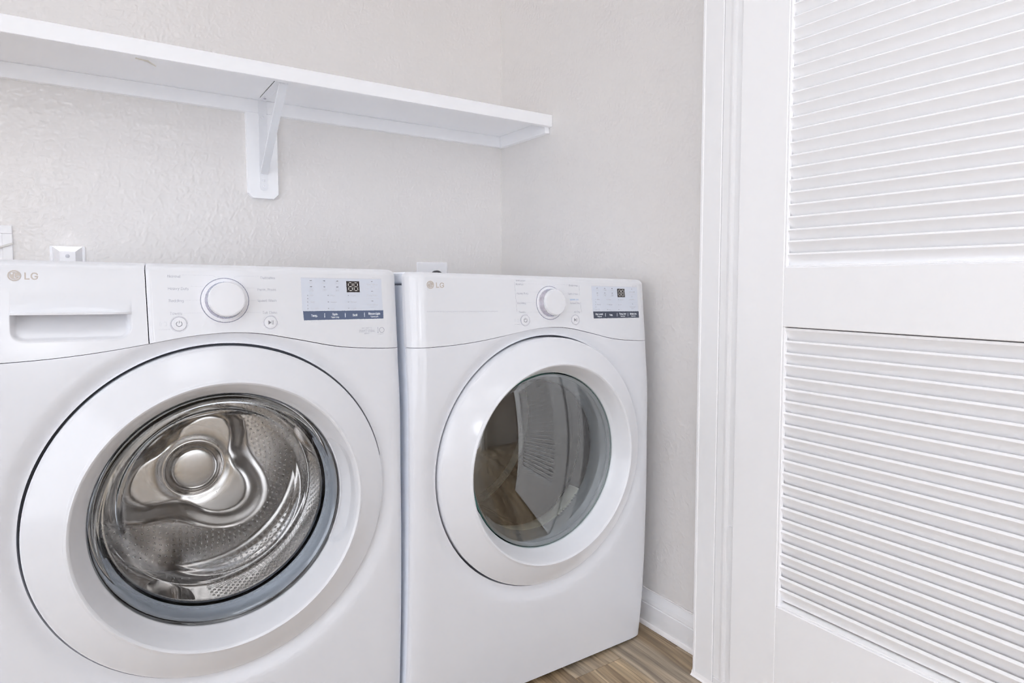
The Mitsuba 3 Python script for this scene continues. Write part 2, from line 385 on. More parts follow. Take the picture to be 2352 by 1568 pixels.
# flake of old paint hanging under the nosing
k = obj('paint_flake', tube([(-1.18, SHF + 0.021, SHT - 0.0385), (-1.155, SHF + 0.024, SHT - 0.040), (-1.138, SHF + 0.03, SHT - 0.047)], [0.0012, 0.002, 0.0008], 6), 'mat_chip', t, smooth=True)
plab(k, 'small hanging flake of paint')

t = thing('shelf_bracket', 'white metal shelf bracket with diagonal brace under the wall shelf', 'bracket')
bp_ = sg.Polygon([(-0.8585, 1.4868), (-0.8585, 1.236)] + [(-0.847 + 0.0115 * math.cos(a), 1.234 + 0.0115 * math.sin(a)) for a in np.linspace(PI, 2 * PI, 11)] + [(-0.8355, 1.236), (-0.8355, 1.4868)])
obj('back_plate', prism(bp_, 'y', -0.0212, -0.0192), 'mat_bracket', t)
obj('arm', box(-0.8585, -0.8355, -0.285, -0.0215, 1.4840, 1.4862, 0.0006), 'mat_bracket', t)
def brace():
    a = np.array([-0.024, 1.277]); b = np.array([-0.268, 1.474])
    d = (b - a) / np.linalg.norm(b - a); n = np.array([d[1], -d[0]])
    if n[1] > 0: n = -n
    L = np.linalg.norm(b - a)
    sec = sg.Polygon([(-0.8575, 0), (-0.8575, 0.005), (-0.8563, 0.005), (-0.8563, 0.0014), (-0.8377, 0.0014), (-0.8377, 0.005), (-0.8365, 0.005), (-0.8365, 0)])
    m = extrude(sec, L)
    v = m.vertices
    yz = a + v[:, 2:3] * d + (0.006 - v[:, 1:2]) * n
    return outward(trimesh.Trimesh(np.c_[v[:, 0], yz], m.faces, process=False))
obj('brace', brace(), 'mat_bracket', t)
scr = lathe([(0, -0.0014), (0.0022, -0.0010), (0.0032, 0.0)], 20, c=(-0.847, -0.0212, 1.236))
k1 = obj('screw', scr, 'mat_bracket', t, smooth=True)
for dz in (0.017, 0.2): again('screw', k1, t, np.array([[1, 0, 0, 0], [0, 1, 0, 0], [0, 0, 1, dz], [0, 0, 0, 1.0]]))
sc2 = lathe([(0, -0.0022), (0.0030, -0.0016), (0.0042, 0.0)], 20)
Rz = np.array([[1, 0, 0, -0.847], [0, 0, 1, -0.052], [0, 1, 0, 1.4838], [0, 0, 0, 1.0]])
k = obj('screw', sc2, 'mat_chrome', t, smooth=True, M=Rz); plab(k, 'small shiny screw head')
k = obj('gap_shadow_strip', box(-0.8592, -0.8586, -0.23, -0.05, 1.4855, 1.4864), 'mat_dark', t); plab(k, 'dark strip standing in for the shadow beside the bracket arm')  # thin dark strip painted in for the shadow line at the arm

# ------------------------------------------------------------------ things on the back wall
def wall_plate(t, x0, x1, z0, z1, th=0.0055):
    p = rrect(x0, x1, z0, z1, 0.003)
    q = p.buffer(-0.0025)
    m = cat([prism(p, 'y', -th + 0.002, -0.0003), prism(q, 'y', -th, -th + 0.002)])
    return obj('plate', m, 'mat_plate', t)
t = thing('dryer_outlet', 'white cover plate with dark round dryer socket on the wall behind the dryer', 'outlet')
wall_plate(t, -0.348, -0.2305, 0.905, 1.0235)
k = obj('socket', lathe([(0, -0.016), (0.021, -0.016), (0.0235, -0.013), (0.0235, -0.0055)], 40, c=(-0.2755, 0, 0.9715)), 'mat_socket', t, smooth=30); plab(k, 'dark round socket')
obj('screw', lathe([(0, -0.0072), (0.003, -0.0065), (0.004, -0.0055)], 16, c=(-0.33, 0, 0.963)), 'mat_plate', t, smooth=True)

t = thing('plug_in_device', 'small white plug-in wall device with emissive sloped top behind the washer', 'night light')
NX0, NX1, NZ0, NZ1 = -1.3665, -1.2915, 0.925, 1.0455
cx = (NX0 + NX1) / 2
wall_plate(t, NX0, NX1, NZ0, NZ1, 0.006)
P8 = [(NX0 + .006, -.006, 1.0443), (NX1 - .006, -.006, 1.0443), (NX1 - .021, -.020, 1.0315), (NX0 + .021, -.020, 1.0315)]
low = [(NX0 + .006, -.006, .940), (NX1 - .006, -.006, .940), (NX1 - .021, -.020, .952), (NX0 + .021, -.020, .952)]
body = trimesh.Trimesh(np.array(P8 + low), [(3, 2, 6), (3, 6, 7), (0, 3, 7), (0, 7, 4), (2, 1, 5), (2, 5, 6), (4, 7, 6), (4, 6, 5), (0, 4, 5), (0, 5, 1)], process=False)
obj('body', body, 'mat_plate', t)
lens = trimesh.Trimesh(np.array(P8), [(0, 1, 2), (0, 2, 3)], process=False)
M('lens', princ((0.9, 0.9, 0.92), 0.25, 0.5))
if np.cross(lens.vertices[1] - lens.vertices[0], lens.vertices[2] - lens.vertices[0])[2] < 0: lens = trimesh.Trimesh(lens.vertices, lens.faces[:, ::-1], process=False)
k = obj('lens', lens, 'mat_lens', t); lit(k, (1.6, 1.6, 1.7)); plab(k, 'emissive sloped top facet')  # sloped top facet emits a low white radiance
obj('sensor', lathe([(0, -0.0220), (0.0025, -0.0218), (0.0045, -0.0208), (0.005, -0.0195)], 24, c=(cx, 0, 1.0195)), 'mat_print_light', t, smooth=True)

t = thing('washer_outlet_box', 'white recessed plastic outlet box on the wall at the left edge', 'outlet box')
obj('frame', cat([box(-1.66, -1.4395, -0.006, -0.0003, 1.072, 1.0925, 0.001), box(-1.46, -1.4395, -0.006, -0.0003, 0.90, 1.0718, 0.001), box(-1.66, -1.64, -0.006, -0.0003, 0.90, 1.0718, 0.001), box(-1.6398, -1.4602, -0.006, -0.0003, 0.90, 0.92, 0.001)]), 'mat_plate', t)
obj('recess', box(-1.6398, -1.4602, -0.004, -0.0003, 0.9202, 1.0718), 'mat_plate', t)
def bar_between(a, b, w, y0, y1):
    a, b = np.array(a), np.array(b); d = (b - a) / np.linalg.norm(b - a); n = np.array([-d[1], d[0]]) * w / 2
    return prism(sg.Polygon([a + n, b + n, b - n, a - n]), 'y', y0, y1)
obj('flap_edge', bar_between((-1.52, 1.016), (-1.4385, 1.0485), 0.0045, -0.012, -0.0045), 'mat_flap', t)

# ------------------------------------------------------------------ the machines
W = 0.686
Pf = PchipInterpolator([0.0, 0.022, 0.06, 0.15, 0.3, 0.5, 0.65, 0.75, 0.82, 0.90, 0.985], [0.013, 0.012, 0.008, 0.0, -0.005, -0.006, -0.005, -0.002, 0.0031, 0.0115, 0.0205])
Sf = PchipInterpolator([0.0, 0.022, 0.2, 0.4, 0.55, 0.7, 0.8, 1.0], [0.011, 0.011, 0.013, 0.014, 0.018, 0.022, 0.030, 0.032])
SEAM = PchipInterpolator([-0.1, 0.0, 0.043, 0.09, 0.1334, 0.185, 0.2358, 0.296, 0.328, 0.355, 0.385, 0.42, 0.4577, 0.504, 0.53, 0.56, 0.597, 0.64, 0.686, 0.8],
                         [0.8262, 0.8262, 0.8272, 0.8297, 0.8337, 0.8405, 0.849, 0.859, 0.8622, 0.8636, 0.8628, 0.8590, 0.8516, 0.8415, 0.8357, 0.8305, 0.8268, 0.8240, 0.8228, 0.8228])
UC, ZC = 0.350, 0.5505
RH = 0.2945
RET = 0.008                 # depth of the skin's side return
def YBf(z): return Pf(z) + Sf(z) + RET
ZT = 0.983
def edge_g(x):
    x = np.abs(x); c = 0.115
    q = np.clip((x - (1 - c)) / c, 0, 1)
    return 0.18 * x ** 2 + 0.82 * (1 - np.sqrt(np.maximum(1 - q ** 2, 0)))
def surf(s, z, drawer=False):
    """point of the front skin: s is u on the front, beyond 0..W it runs back along the sides"""
    s, z = np.broadcast_arrays(np.asarray(s, float), np.asarray(z, float))
    u = np.clip(s, 0, W)
    y = Pf(z) + Sf(z) * edge_g((u - W / 2) / (W / 2))
    over = np.maximum(np.maximum(-s, s - W), 0) / 0.05
    y = y + RET * np.clip(over, 0, 1)
    if drawer is True: y = y + drawer_relief(u, z)
    return np.stack([u, y, z], -1)
def Y(u, z, dr_=False): return surf(u, z, dr_)[..., 1]
HU0, HU1, HZL, HZB = 0.0545, 0.2115, 0.8985, 0.857
def drawer_relief(u, z):
    um, hw = (HU0 + HU1) / 2, (HU1 - HU0) / 2
    x = (u - um) / hw
    arc = np.sqrt(np.maximum(1 - np.clip(np.abs(x), 0, 1) ** 2, 0))
    fl = -0.0105 * np.clip(arc, 0, 1) ** 1.2 * np.exp(-np.maximum(z - HZL, 0) / 0.009) * (z >= HZL) * (np.abs(x) < 1)
    # scoop under the lip: rounded box distance in (u, z)
    r = 0.019
    dx = np.abs(u - um) - (hw - r)
    dz = np.maximum((HZB + r) - z, 0)
    d = np.hypot(np.maximum(dx, 0), dz) - r
    inside = np.clip(-d / 0.006, 0, 1)
    inside = inside * inside * (3 - 2 * inside)
    slope = np.clip((z - HZB) / (HZL - HZB), 0, 1)
    sc = 0.003 * inside + 0.023 * inside * slope ** 1.2
    return np.where(z < HZL, sc, fl)

def skin_columns(a, b, fine=None):
    base = np.concatenate([[-0.05, -0.03, -0.012], np.linspace(0, 0.045, 16), np.linspace(0.055, W - 0.055, 62), np.linspace(W - 0.045, W, 16), [W + 0.012, W + 0.03, W + 0.05]])
    if fine is not None: base = np.union1d(base, np.arange(*fine))
    s = base[(base > a + 1e-4) & (base < b - 1e-4)]
    return np.concatenate([[a], s, [b]])

def panel_mesh(s0, s1, drawer=False):
    """control panel skin from column line s0(z) to s1(z) (numbers or functions), with rolled top and turned-in seam edges"""
    fs0 = s0 if callable(s0) else (lambda z: s0)
    fs1 = s1 if callable(s1) else (lambda z: s1)
    ref = skin_columns(fs0(0.9), fs1(0.9), (HU0 - 0.012, HU1 + 0.012, 0.0012) if drawer else None)
    tt = (ref - ref[0]) / (ref[-1] - ref[0])
    rt = 0.0125
    if drawer: fixed = np.concatenate([np.arange(HZB - 0.006, HZL - 0.0004, 0.0012), [HZL - 0.0001, HZL], HZL + np.array([0.001, .002, .0035, .005, .007, .010, .014, .02, .03]), np.linspace(0.935, ZT - rt, 6)])
    else: fixed = np.linspace(0.875, ZT - rt, 12)
    rows = []
    seam_s = ref
    zs = SEAM(np.clip(seam_s, 0, W)) + 0.0005
    z_first = fixed[0]
    for kk, f in enumerate(np.linspace(0, 1, 7)[:-1]):
        zrow = zs + (np.maximum(z_first, zs + 0.001) - zs) * f
        rows.append(zrow)
    for z in fixed: rows.append(np.maximum(z, zs + 0.0012 + 0.0001 * (z - z_first)))
    P = []
    first = rows[0]
    for off, dz in ((0.012, 0.0012), (0.004, 0.0006), (0.0012, 0.0)):
        sc = np.array([fs0(z) + (fs1(z) - fs0(z)) * q for z, q in zip(first, tt)])
        p = surf(sc, first, drawer); p[:, 1] += off; p[:, 2] -= (dz - 0.0008) * 0
        P.append(p)
    for zr in rows:
        sc = np.array([fs0(z) + (fs1(z) - fs0(z)) * q for z, q in zip(zr, tt)])
        P.append(surf(sc, zr, drawer))
    for a in np.linspace(0, PI / 2, 7)[1:]:
        z = ZT - rt + rt * math.sin(a); i = rt * (1 - math.cos(a))
        sc = fs0(z) + (fs1(z) - fs0(z)) * tt
        p = surf(sc, np.full_like(sc, ZT - rt + (z - ZT + rt) * 0.3), False)
        side = np.clip(np.maximum(-sc, sc - W) / 0.05, 0, 1)
        p[:, 0] = W / 2 + (p[:, 0] - W / 2) * (1 - i / (W / 2))
        p[:, 1] = np.minimum(p[:, 1] + i * (1 - side), YBf(ZT))
        p[:, 2] = z
        P.append(p)
    p = P[-1].copy(); p[:, 1] = YBf(ZT); P.append(p)
    P = np.array(P)
    # returns at the two side ends
    L, R = P[:, :1].copy(), P[:, -1:].copy()
    L[..., 1] += 0.006; R[..., 1] += 0.006
    return grid_mesh(np.concatenate([L, P, R], 1))

def body_mesh(zb=0.0235):
    E0, E1, gp = 0.048, W - 0.048, 0.0005
    top = lambda q: SEAM(np.clip(q, 0, W)) - gp
    def r_out(t):
        c, s = math.cos(t), math.sin(t); R = 9.0
        if c > 1e-9: R = min(R, (E1 - UC) / c)
        if c < -1e-9: R = min(R, (E0 - UC) / c)
        if s < -1e-9: R = min(R, (zb - ZC) / s)
        if s > 1e-9 and ZC + R * s > top(UC + R * c):
            lo, hi = RH - 0.02, R
            for _ in range(45):
                m = (lo + hi) / 2
                if ZC + m * s > top(UC + m * c): hi = m
                else: lo = m
            R = lo
        return R
    th = np.linspace(0, 2 * PI, 400, endpoint=False)
    cor = [math.atan2(zz - ZC, ss - UC) % (2 * PI) for ss, zz in ((E1, zb), (E0, zb), (E1, float(top(E1))), (E0, float(top(E0))))]
    th = np.unique(np.round(np.concatenate([th, cor]), 9))
    ro = np.array([r_out(t) for t in th])
    c, s = np.cos(th), np.sin(th)
    fil = lambda r: 0.011 * np.exp(-((np.maximum(r, RH) - RH) / 0.020) ** 2)
    def at(ss, zz):
        p = surf(ss, zz); r = np.hypot(np.clip(ss, 0, W) - UC, zz - ZC)
        p[..., 1] += fil(r); return p
    P = []
    for off in (0.045, 0.02, 0.006, 0.0015):
        p = at(UC + RH * c, ZC + RH * s); p[:, 1] += off; P.append(p)
    for q in np.concatenate([np.linspace(0, 0.2, 9), np.linspace(0.2, 1, 26)[1:]]):
        r = RH + (ro - RH) * q
        P.append(at(UC + r * c, ZC + r * s))
    ms = [grid_mesh(np.array(P), wrap=True, flip=True)]
    last = P[-1]
    ends = [last[:, :]]
    so, zo = UC + ro * c, ZC + ro * s
    edge_loop = []
    for side in (0, 1):
        e = E1 if side else E0
        on = np.abs(so - e) < 1e-6
        zr = np.sort(zo[on])
        cols = np.concatenate([np.linspace(E1, W, 22), W + np.array([0.006, 0.016, 0.03, 0.05])]) if side else np.concatenate([-np.array([0.05, 0.03, 0.016, 0.006]), np.linspace(0, E0, 22)])
        zt, zl = float(top(e)), zb
        Q = []
        for z in zr:
            zz = zl + (z - zl) * (top(cols) - zl) / (zt - zl)
            Q.append(at(cols, zz))
        Q = np.array(Q)
        for row, dirn in ((Q[0], -1), (Q[-1], 1)):
            rr_ = []
            for off in (0.0012, 0.004, 0.014):
                p = row.copy(); p[:, 1] = np.maximum(np.minimum(p[:, 1] + off, YBf(p[:, 2])), p[:, 1]); rr_.append(p)
            ms.append(grid_mesh(np.array([row] + rr_)))
        ms.append(grid_mesh(Q))
    # turned-in edge along the middle stretch of the seam and of the bottom
    on_top = (zo > ZC) & (np.abs(so - E0) > 1e-6) & (np.abs(so - E1) > 1e-6) | (np.abs(zo - top(so)) < 1e-5)
    on_bot = np.abs(zo - zb) < 1e-6
    for sel in (on_top, on_bot):
        row = last[sel][np.argsort(so[sel])]
        rr_ = [row]
        for off in (0.0012, 0.004, 0.014):
            p = row.copy(); p[:, 1] += off; rr_.append(p)
        ms.append(grid_mesh(np.array(rr_)))
    m = cat(ms)
    m = trimesh.Trimesh(m.vertices, m.faces, process=False)
    m.merge_vertices(digits_vertex=6)
    return m

def on_panel(mesh, u0, z0, lift=0.0, drawer=False):
    """flat print (x right, y up, z out) laid on the skin with its origin at (u0, z0)"""
    v = mesh.vertices
    u, z = u0 + v[:, 0], z0 + v[:, 1]
    y = Y(u, z) - v[:, 2] - lift
    return outward(trimesh.Trimesh(np.c_[u, y, z], mesh.faces, process=False))

TXT = {}
def text_poly(s, h, bold=False):
    if (s, bold) not in TXT:
        m = meshkit.text_mesh(s, 1.0, 0.1, bold)
        m.vertices[:, 0] -= m.vertices[:, 0].min()
        TXT[(s, bold)] = m
    m = TXT[(s, bold)].copy()
    return m
def text(parent, name, s, u0, u1, z0, h, mat, bold=False, lift=0.00005, Mx=None, fixw=True):
    m = text_poly(s, h, bold)
    w = m.vertices[:, 0].max()
    sx = (u1 - u0) / w if fixw else h
    m.vertices *= np.array([sx, h, 0.00025 / 0.1])
    return obj(name, on_panel(m, u0, z0, lift), mat, parent, M=Mx)
def strip(pts, w):
    return sg.LineString(pts).buffer(w / 2, cap_style='flat', join_style='mitre')
def flat(parent, name, poly, mat, th=0.0002, lift=0.00005, Mx=None, smooth=False):
    m = extrude(poly, th)
    if len(m.vertices): return obj(name, on_panel(m, 0, 0, lift), mat, parent, M=Mx, smooth=smooth)

def frame_of(x, y, dz, tilt, yaw):
    def f(p):
        u, yy_, z = p
        u2 = u - W / 2
        X = u2 * math.cos(tilt) + z * math.sin(tilt); Z = -u2 * math.sin(tilt) + z * math.cos(tilt)
        return np.array([X * math.cos(yaw) - yy_ * math.sin(yaw) + W / 2 + x, X * math.sin(yaw) + yy_ * math.cos(yaw) + y, Z + dz])
    o = f((0, 0, 0)); Mx = np.eye(4)
    for i, e in enumerate(np.eye(3)): Mx[:3, i] = f(e) - o
    Mx[:3, 3] = o
    return Mx

SKIN = {}
def machine(kind, Mx, label):
    t = thing(kind, label, 'washing machine' if kind == 'washer' else 'dryer')
    washer = kind == 'washer'
    # cabinet and lid
    ci = 0.003
    zc_ = np.linspace(0.03, 0.9545, 14)
    cab = prism(sg.Polygon([(float(YBf(z)) + 0.0008, z) for z in zc_] + [(0.70, 0.9545), (0.70, 0.03)]), 'x', ci, W - ci)
    inner = box(ci + 0.003, W - ci - 0.003, -0.1, 0.697, 0.033, 0.9515)
    cab, inner = outward(cab), outward(inner)
    cab = manifold3d.Manifold(manifold3d.Mesh(np.asarray(cab.vertices, np.float32), np.asarray(cab.faces, np.uint32))) - manifold3d.Manifold(manifold3d.Mesh(np.asarray(inner.vertices, np.float32), np.asarray(inner.faces, np.uint32)))
    obj('cabinet', cab, 'mat_cabinet', t, M=Mx)
    yl = float(YBf(ZT)) + 0.0008
    obj('lid_seam', box(ci + 0.004, W - ci - 0.004, yl + 0.002, 0.695, 0.9545, 0.9585), 'mat_gap', t, M=Mx)
    obj('lid', box(ci, W - ci, yl, 0.70, 0.9585, ZT - 0.0005, 0.003), 'mat_cabinet', t, M=Mx)
    obj('seam_backing', box(0.014, W - 0.014, 0.0570, 0.0640, 0.80, 0.972), 'mat_gap', t, M=Mx)
    for fx, fy in ((0.06, 0.10), (W - 0.06, 0.10), (0.06, 0.64), (W - 0.06, 0.64)):
        base = (Mx @ np.array([fx, fy, 0, 1]))[2]
        zlo = FLOOR - base + 0.0002
        obj('foot', lathe([(0, zlo), (0.018, zlo), (0.020, zlo + 0.003), (0.012, zlo + 0.01), (0.012, 0.032), (0, 0.032)], 20), 'mat_dark', t,
            M=Mx @ np.array([[1, 0, 0, fx], [0, 0, -1, fy], [0, 1, 0, 0], [0, 0, 0, 1.0]]))
    # front skin
    if 'body' not in SKIN: SKIN['body'] = obj('front_panel', body_mesh(), 'mat_enamel', t, smooth=40, M=Mx)
    else: again('front_panel', SKIN['body'], t, Mx)
    if washer:
        div = lambda z: 0.2358 + (z - 0.849) * (0.2318 - 0.2358) / (0.983 - 0.849)
        k = obj('control_panel', panel_mesh(lambda z: div(z) + 0.0007, W + 0.05), 'mat_panel', t, smooth=35, M=Mx)
        dw = obj('detergent_drawer', panel_mesh(-0.05, lambda z: div(z) - 0.0007, True), 'mat_panel', t, smooth=35, M=Mx)
        um, hw = (HU0 + HU1) / 2, (HU1 - HU0) / 2
        a = np.linspace(PI, 2 * PI, 33)
        front = [(um + hw * math.cos(x), Y(um + hw * math.cos(x), HZL) - 0.0125 * abs(math.sin(x)) ** 0.9 - 0.0012) for x in a]
        lipp = sg.Polygon(front + [(HU1, Y(HU1, HZL) + 0.010), (HU0, Y(HU0, HZL) + 0.010)]).buffer(0)
        m = extrude(lipp, 0.0032); m.vertices[:, 2] += HZL + 0.0006
        obj('handle_lip', m, 'mat_panel', dw, M=Mx, smooth=30)
    else:
        k = obj('control_panel', panel_mesh(-0.05, W + 0.05), 'mat_panel', t, smooth=35, M=Mx)
    # logo
    lc = (0.061, 0.9586) if washer else (0.0455, 0.9567)
    r = 0.0083
    circ = sg.Point(*lc).buffer(r, quad_segs=24)
    q = lambda x, y: (lc[0] + x * r, lc[1] + y * r)
    arc = sg.LineString([q(0.72 * math.cos(a), 0.72 * math.sin(a)) for a in np.linspace(math.radians(62), math.radians(352), 40)])
    marks = [strip([q(0.30, -0.10), q(0.80, -0.10)], r * 0.13), strip([q(0, 0.45), q(0, -0.42), q(0.26, -0.42)], r * 0.14), sg.Point(*q(-0.36, 0.38)).buffer(r * 0.15), arc.buffer(r * 0.055)]
    lg = flat(t, 'logo', circ.difference(ops.unary_union(marks)), 'mat_logo', 0.0006, Mx=Mx)
    plab(lg, 'round warm grey emblem')
    tu = (0.0732, 0.0900) if washer else (0.0585, 0.0772)
    text(t, 'logo_letters', 'LG', tu[0], tu[1], lc[1] - 0.0055, 0.0102, 'mat_logo', bold=True, Mx=Mx)
    # dial
    dc = (0.3535, 0.9207)
    yd = float(Y(dc[0], dc[1]))
    tiltx = math.atan(0.105)
    Rt = np.eye(4); Rt[1:3, 1:3] = [[math.cos(tiltx), math.sin(tiltx)], [-math.sin(tiltx), math.cos(tiltx)]]
    Tr = np.eye(4); Tr[:3, 3] = (dc[0], yd, dc[1])
    Md = Mx @ Tr @ Rt
    dial = obj('dial', lathe([(0, -0.024), (0.0265, -0.0242), (0.0290, -0.0236), (0.0302, -0.0218), (0.0304, -0.019), (0.0304, -0.016), (0.0304, 0.004)], 96), 'mat_knob', t, smooth=35, M=Md)
    k = obj('knob_band', lathe([(0.0307, -0.0165), (0.03165, -0.0065), (0.0325, -0.0018)], 96), 'mat_chrome', dial, smooth=35, M=Md); plab(k, 'thin shiny band round the knob')
    obj('dial_ring', lathe([(0.0322, -0.0012), (0.0375, -0.0012), (0.0384, -0.0006), (0.0386, 0.002)], 96), 'mat_knob', t, smooth=35, M=Md)
    k = obj('dial_gap', lathe([(0.0386, -0.0003), (0.0396, -0.0003)], 96), 'mat_dial_gap', t, M=Md); plab(k, 'thin dark ring around the dial')
    # round buttons
    for nm, bc, br in (('power_button', (0.2806, 0.8808), 0.0125), ('start_button', (0.4290, 0.8803), 0.0120)):
        yb_ = float(Y(*bc)); Tb = np.eye(4); Tb[:3, 3] = (bc[0], yb_, bc[1]); Mb = Mx @ Tb @ Rt
        b = obj(nm, lathe([(0, -0.0012), (br - 0.0022, -0.0012), (br - 0.0012, -0.0008), (br - 0.0010, 0.001)], 48), 'mat_knob', t, smooth=35, M=Mb)
        obj('button_ring', lathe([(br - 0.0010, -0.0004), (br - 0.0002, -0.0004)], 48), 'mat_print_grey', b, M=Mb)
        obj('outer_ring', lathe([(br + 0.0006, -0.0005), (br + 0.0012, -0.0005)], 48), 'mat_print_light', b, M=Mb)
        if nm == 'power_button':
            ic = ops.unary_union([sg.LineString([(0.0043 * math.cos(a), 0.0043 * math.sin(a)) for a in np.linspace(math.radians(125), math.radians(415), 30)]).buffer(0.00048), strip([(0, 0.001), (0, 0.0056)], 0.0009)])
        else:
            ic = ops.unary_union([sg.Polygon([(-0.0040, -0.0040), (0.0012, 0), (-0.0040, 0.0040)]), strip([(0.0024, -0.0038), (0.0024, 0.0038)], 0.0007), strip([(0.0044, -0.0038), (0.0044, 0.0038)], 0.0007)])
        m = extrude(ic, 0.0002); v = m.vertices
        m = outward(trimesh.Trimesh(np.c_[v[:, 0], -v[:, 2] - 0.00125, v[:, 1]], m.faces, process=False))
        obj('icon', m, 'mat_print_dark', b, M=Mb)
    # cycle names and leader lines
    G = 'mat_print_grey'
    H = 0.0046
    if washer:
        left = [('Normal', .2648, .2845, .9616), ('Heavy Duty', .2652, .2970, .9409), ('Bedding', .2660, .2883, .9203), ('Towels', .2674, .2854, .8988)]
        right = [('Delicates', .4140, .4389, .9618), ('Perm. Press', .4082, .4400, .9403), ('Speed Wash', .4074, .4404, .9203), ('Tub Clean', .4154, .4408, .8985)]
    else:
        left = [('Normal', .2590, .2794, .9628), ('Heavy Duty', .2602, .2925, .9418), ('Bedding', .2613, .2843, .9202), ('Towels', .2630, .2824, .8995)]
        right = [('Delicates', .4147, .4413, .9630), ('Perm. Press', .4098, .4421, .9427), ('Speed Dry', .4152, .4448, .9206), ('Air Dry', .4263, .4455, .8993)]
    for s, a, b, z in left + right:
        text(t, 'cycle_name', s, a, b, z - H / 2, H, G, Mx=Mx)
    lw = 0.00042
    for (a, b, z) in ((left[1][2] + .0025, .3188, .9450), (left[2][2] + .0022, .3135, .9212), (left[3][2] + .003, .3205, .8990)):
        flat(t, 'leader_line', strip([(a, z), (b, z)], lw), 'mat_print_light', Mx=Mx)
    for (a, b, z) in ((.3875, right[1][1] - .002, .9425), (.3937, right[2][1] - .0015, .9204), (.3868, right[3][1] - .003, .8990)):
        flat(t, 'leader_line', strip([(a, z), (b, z)], lw), 'mat_print_light', Mx=Mx)
    flat(t, 'leader_line', strip([(left[0][2] + .002, .9640), (.3350, .9642), (.3398, .9612)], lw), 'mat_print_light', Mx=Mx)
    flat(t, 'leader_line', strip([(right[0][1] - .002, .9640), (.3735, .9642), (.3690, .9612)], lw), 'mat_print_light', Mx=Mx)
    # near-field mark by the power button
    nf = [sg.LineString([(0.2560 + r_ * math.cos(a), 0.8812 + r_ * math.sin(a)) for a in np.linspace(2.2, 4.1, 8)]).buffer(0.00025) for r_ in (0.0025, 0.0045)]
    nf.append(strip([(0.2575, 0.8842), (0.2618, 0.8842), (0.2618, 0.8778), (0.2588, 0.8778)], 0.0006))
    flat(t, 'phone_mark', ops.unary_union(nf), 'mat_print_light', Mx=Mx)
    text(t, 'phone_mark_text', 'Smart Diagnosis', 0.2500, 0.2668, 0.8712, 0.0021, 'mat_print_light', Mx=Mx)
    # display
    du0, du1, dz0, dz1, dzb = 0.4868, 0.6466, 0.8834, 0.9632, 0.9001
    disp = flat(t, 'display', sg.Polygon([(du0, dzb), (du1 + .001, dzb), (du1, dz1), (du0 - .0012, dz1)]), 'mat_display', 0.0003, Mx=Mx); plab(disp, 'pale blue grey display field')
    flat(disp, 'display_edge', sg.box(du0 - .001, dz1 - 0.0006, du1, dz1 + 0.0004), 'mat_print_light', 0.00045, Mx=Mx)
    bar = flat(t, 'button_bar', sg.Polygon([(du0 + .0012, dzb), (du1 + .0017, dzb), (du1 + .0016, dz0), (du0 + .0025, dz0 - .0004)]), 'mat_bar_washer' if washer else 'mat_bar_dryer', 0.0004, Mx=Mx); plab(bar, 'dark blue grey bar of touch buttons')
    dg = flat(disp, 'digit_window', sg.Polygon([(.5742, .9362), (.6004, .9363), (.5997, .9577), (.5735, .9579)]), 'mat_digit_back', 0.00045, Mx=Mx)
    def seg7(u0, z0, w, h):
        out = []
        hw_, th_ = w / 2, 0.00115
        for (x0_, y0_, x1_, y1_) in ((.18, 1, .82, 1), (.18, .5, .82, .5), (.18, 0, .82, 0), (0, .58, 0, .92), (1, .58, 1, .92), (0, .08, 0, .42), (1, .08, 1, .42)):
            out.append(strip([(u0 + x0_ * w + .06 * w * (0.5 - y0_), z0 + y0_ * h), (u0 + x1_ * w + .06 * w * (0.5 - y1_), z0 + y1_ * h)], th_))
        return ops.unary_union(out)
    for uu in (.5778, .5888):
        flat(disp, 'digit', seg7(uu, .9393, .0076, .0154), 'mat_digit', 0.00055, Mx=Mx)
    # indicator dashes with their words
    if washer: words = [('Wash', 'Rinse', 'Spin'), ('Tub Clean', 'Control Lock', 'Pre Wash')]
    else: words = [('Drying', 'Cooling', 'Finish'), ('Damp Dry', 'Control Lock', 'Clean Filter')]
    for rrow, (zc_, ws) in enumerate(zip((.9577, .9462), words)):
        for cu, wd in zip((.5046, .5300, .5554), ws):
            flat(disp, 'indicator', sg.box(cu - .0020, zc_ - .0006, cu + .0020, zc_ + .0006), 'mat_print_dark', 0.00045, Mx=Mx)
            parts_ = wd.split(' ')
            for li, w_ in enumerate(parts_):
                hwid = 0.0013 * len(w_) / 2 + 0.0008
                text(disp, 'indicator_word', w_, cu - hwid, cu + hwid, zc_ - .0050 - li * .0032, 0.0024, 'mat_print_light', lift=0.0003, Mx=Mx)
    cols = ((.4975, [('Hot', .9299), None, ('Warm', .9174), None, ('Tap Cold', .9047)]) , (.5368, [('High', .9298), None, ('Medium', .9172), None, ('Low', .9045)]), (.5770, [('Heavy', .9296), None, ('Normal', .9172), None, ('Light', .9043)])) if washer else \
           ((.4975, [('More', .9299), None, ('Normal', .9174), None, ('Less', .9047)]) , (.5368, [('High', .9298), None, ('Medium', .9172), None, ('Low', .9045)]), (.5770, [('60 min', .9296), None, ('40', .9172), None, ('20', .9043)]))
    for ci_, (cu, items) in enumerate(cols):
        for ri, it in enumerate(items):
            z_ = .9299 - ri * .0063
            if it is None and ci_ > 0: continue
            flat(disp, 'indicator', sg.box(cu - .0009, z_ - .0005, cu + .0009, z_ + .0005), 'mat_print_dark', 0.00045, Mx=Mx)
            if it:
                wln = 0.0018 * len(it[0]) + 0.0012
                text(disp, 'level_word', it[0], cu + .0048, cu + .0048 + wln, it[1] - .0015, 0.0031, 'mat_print_light', lift=0.0003, Mx=Mx)
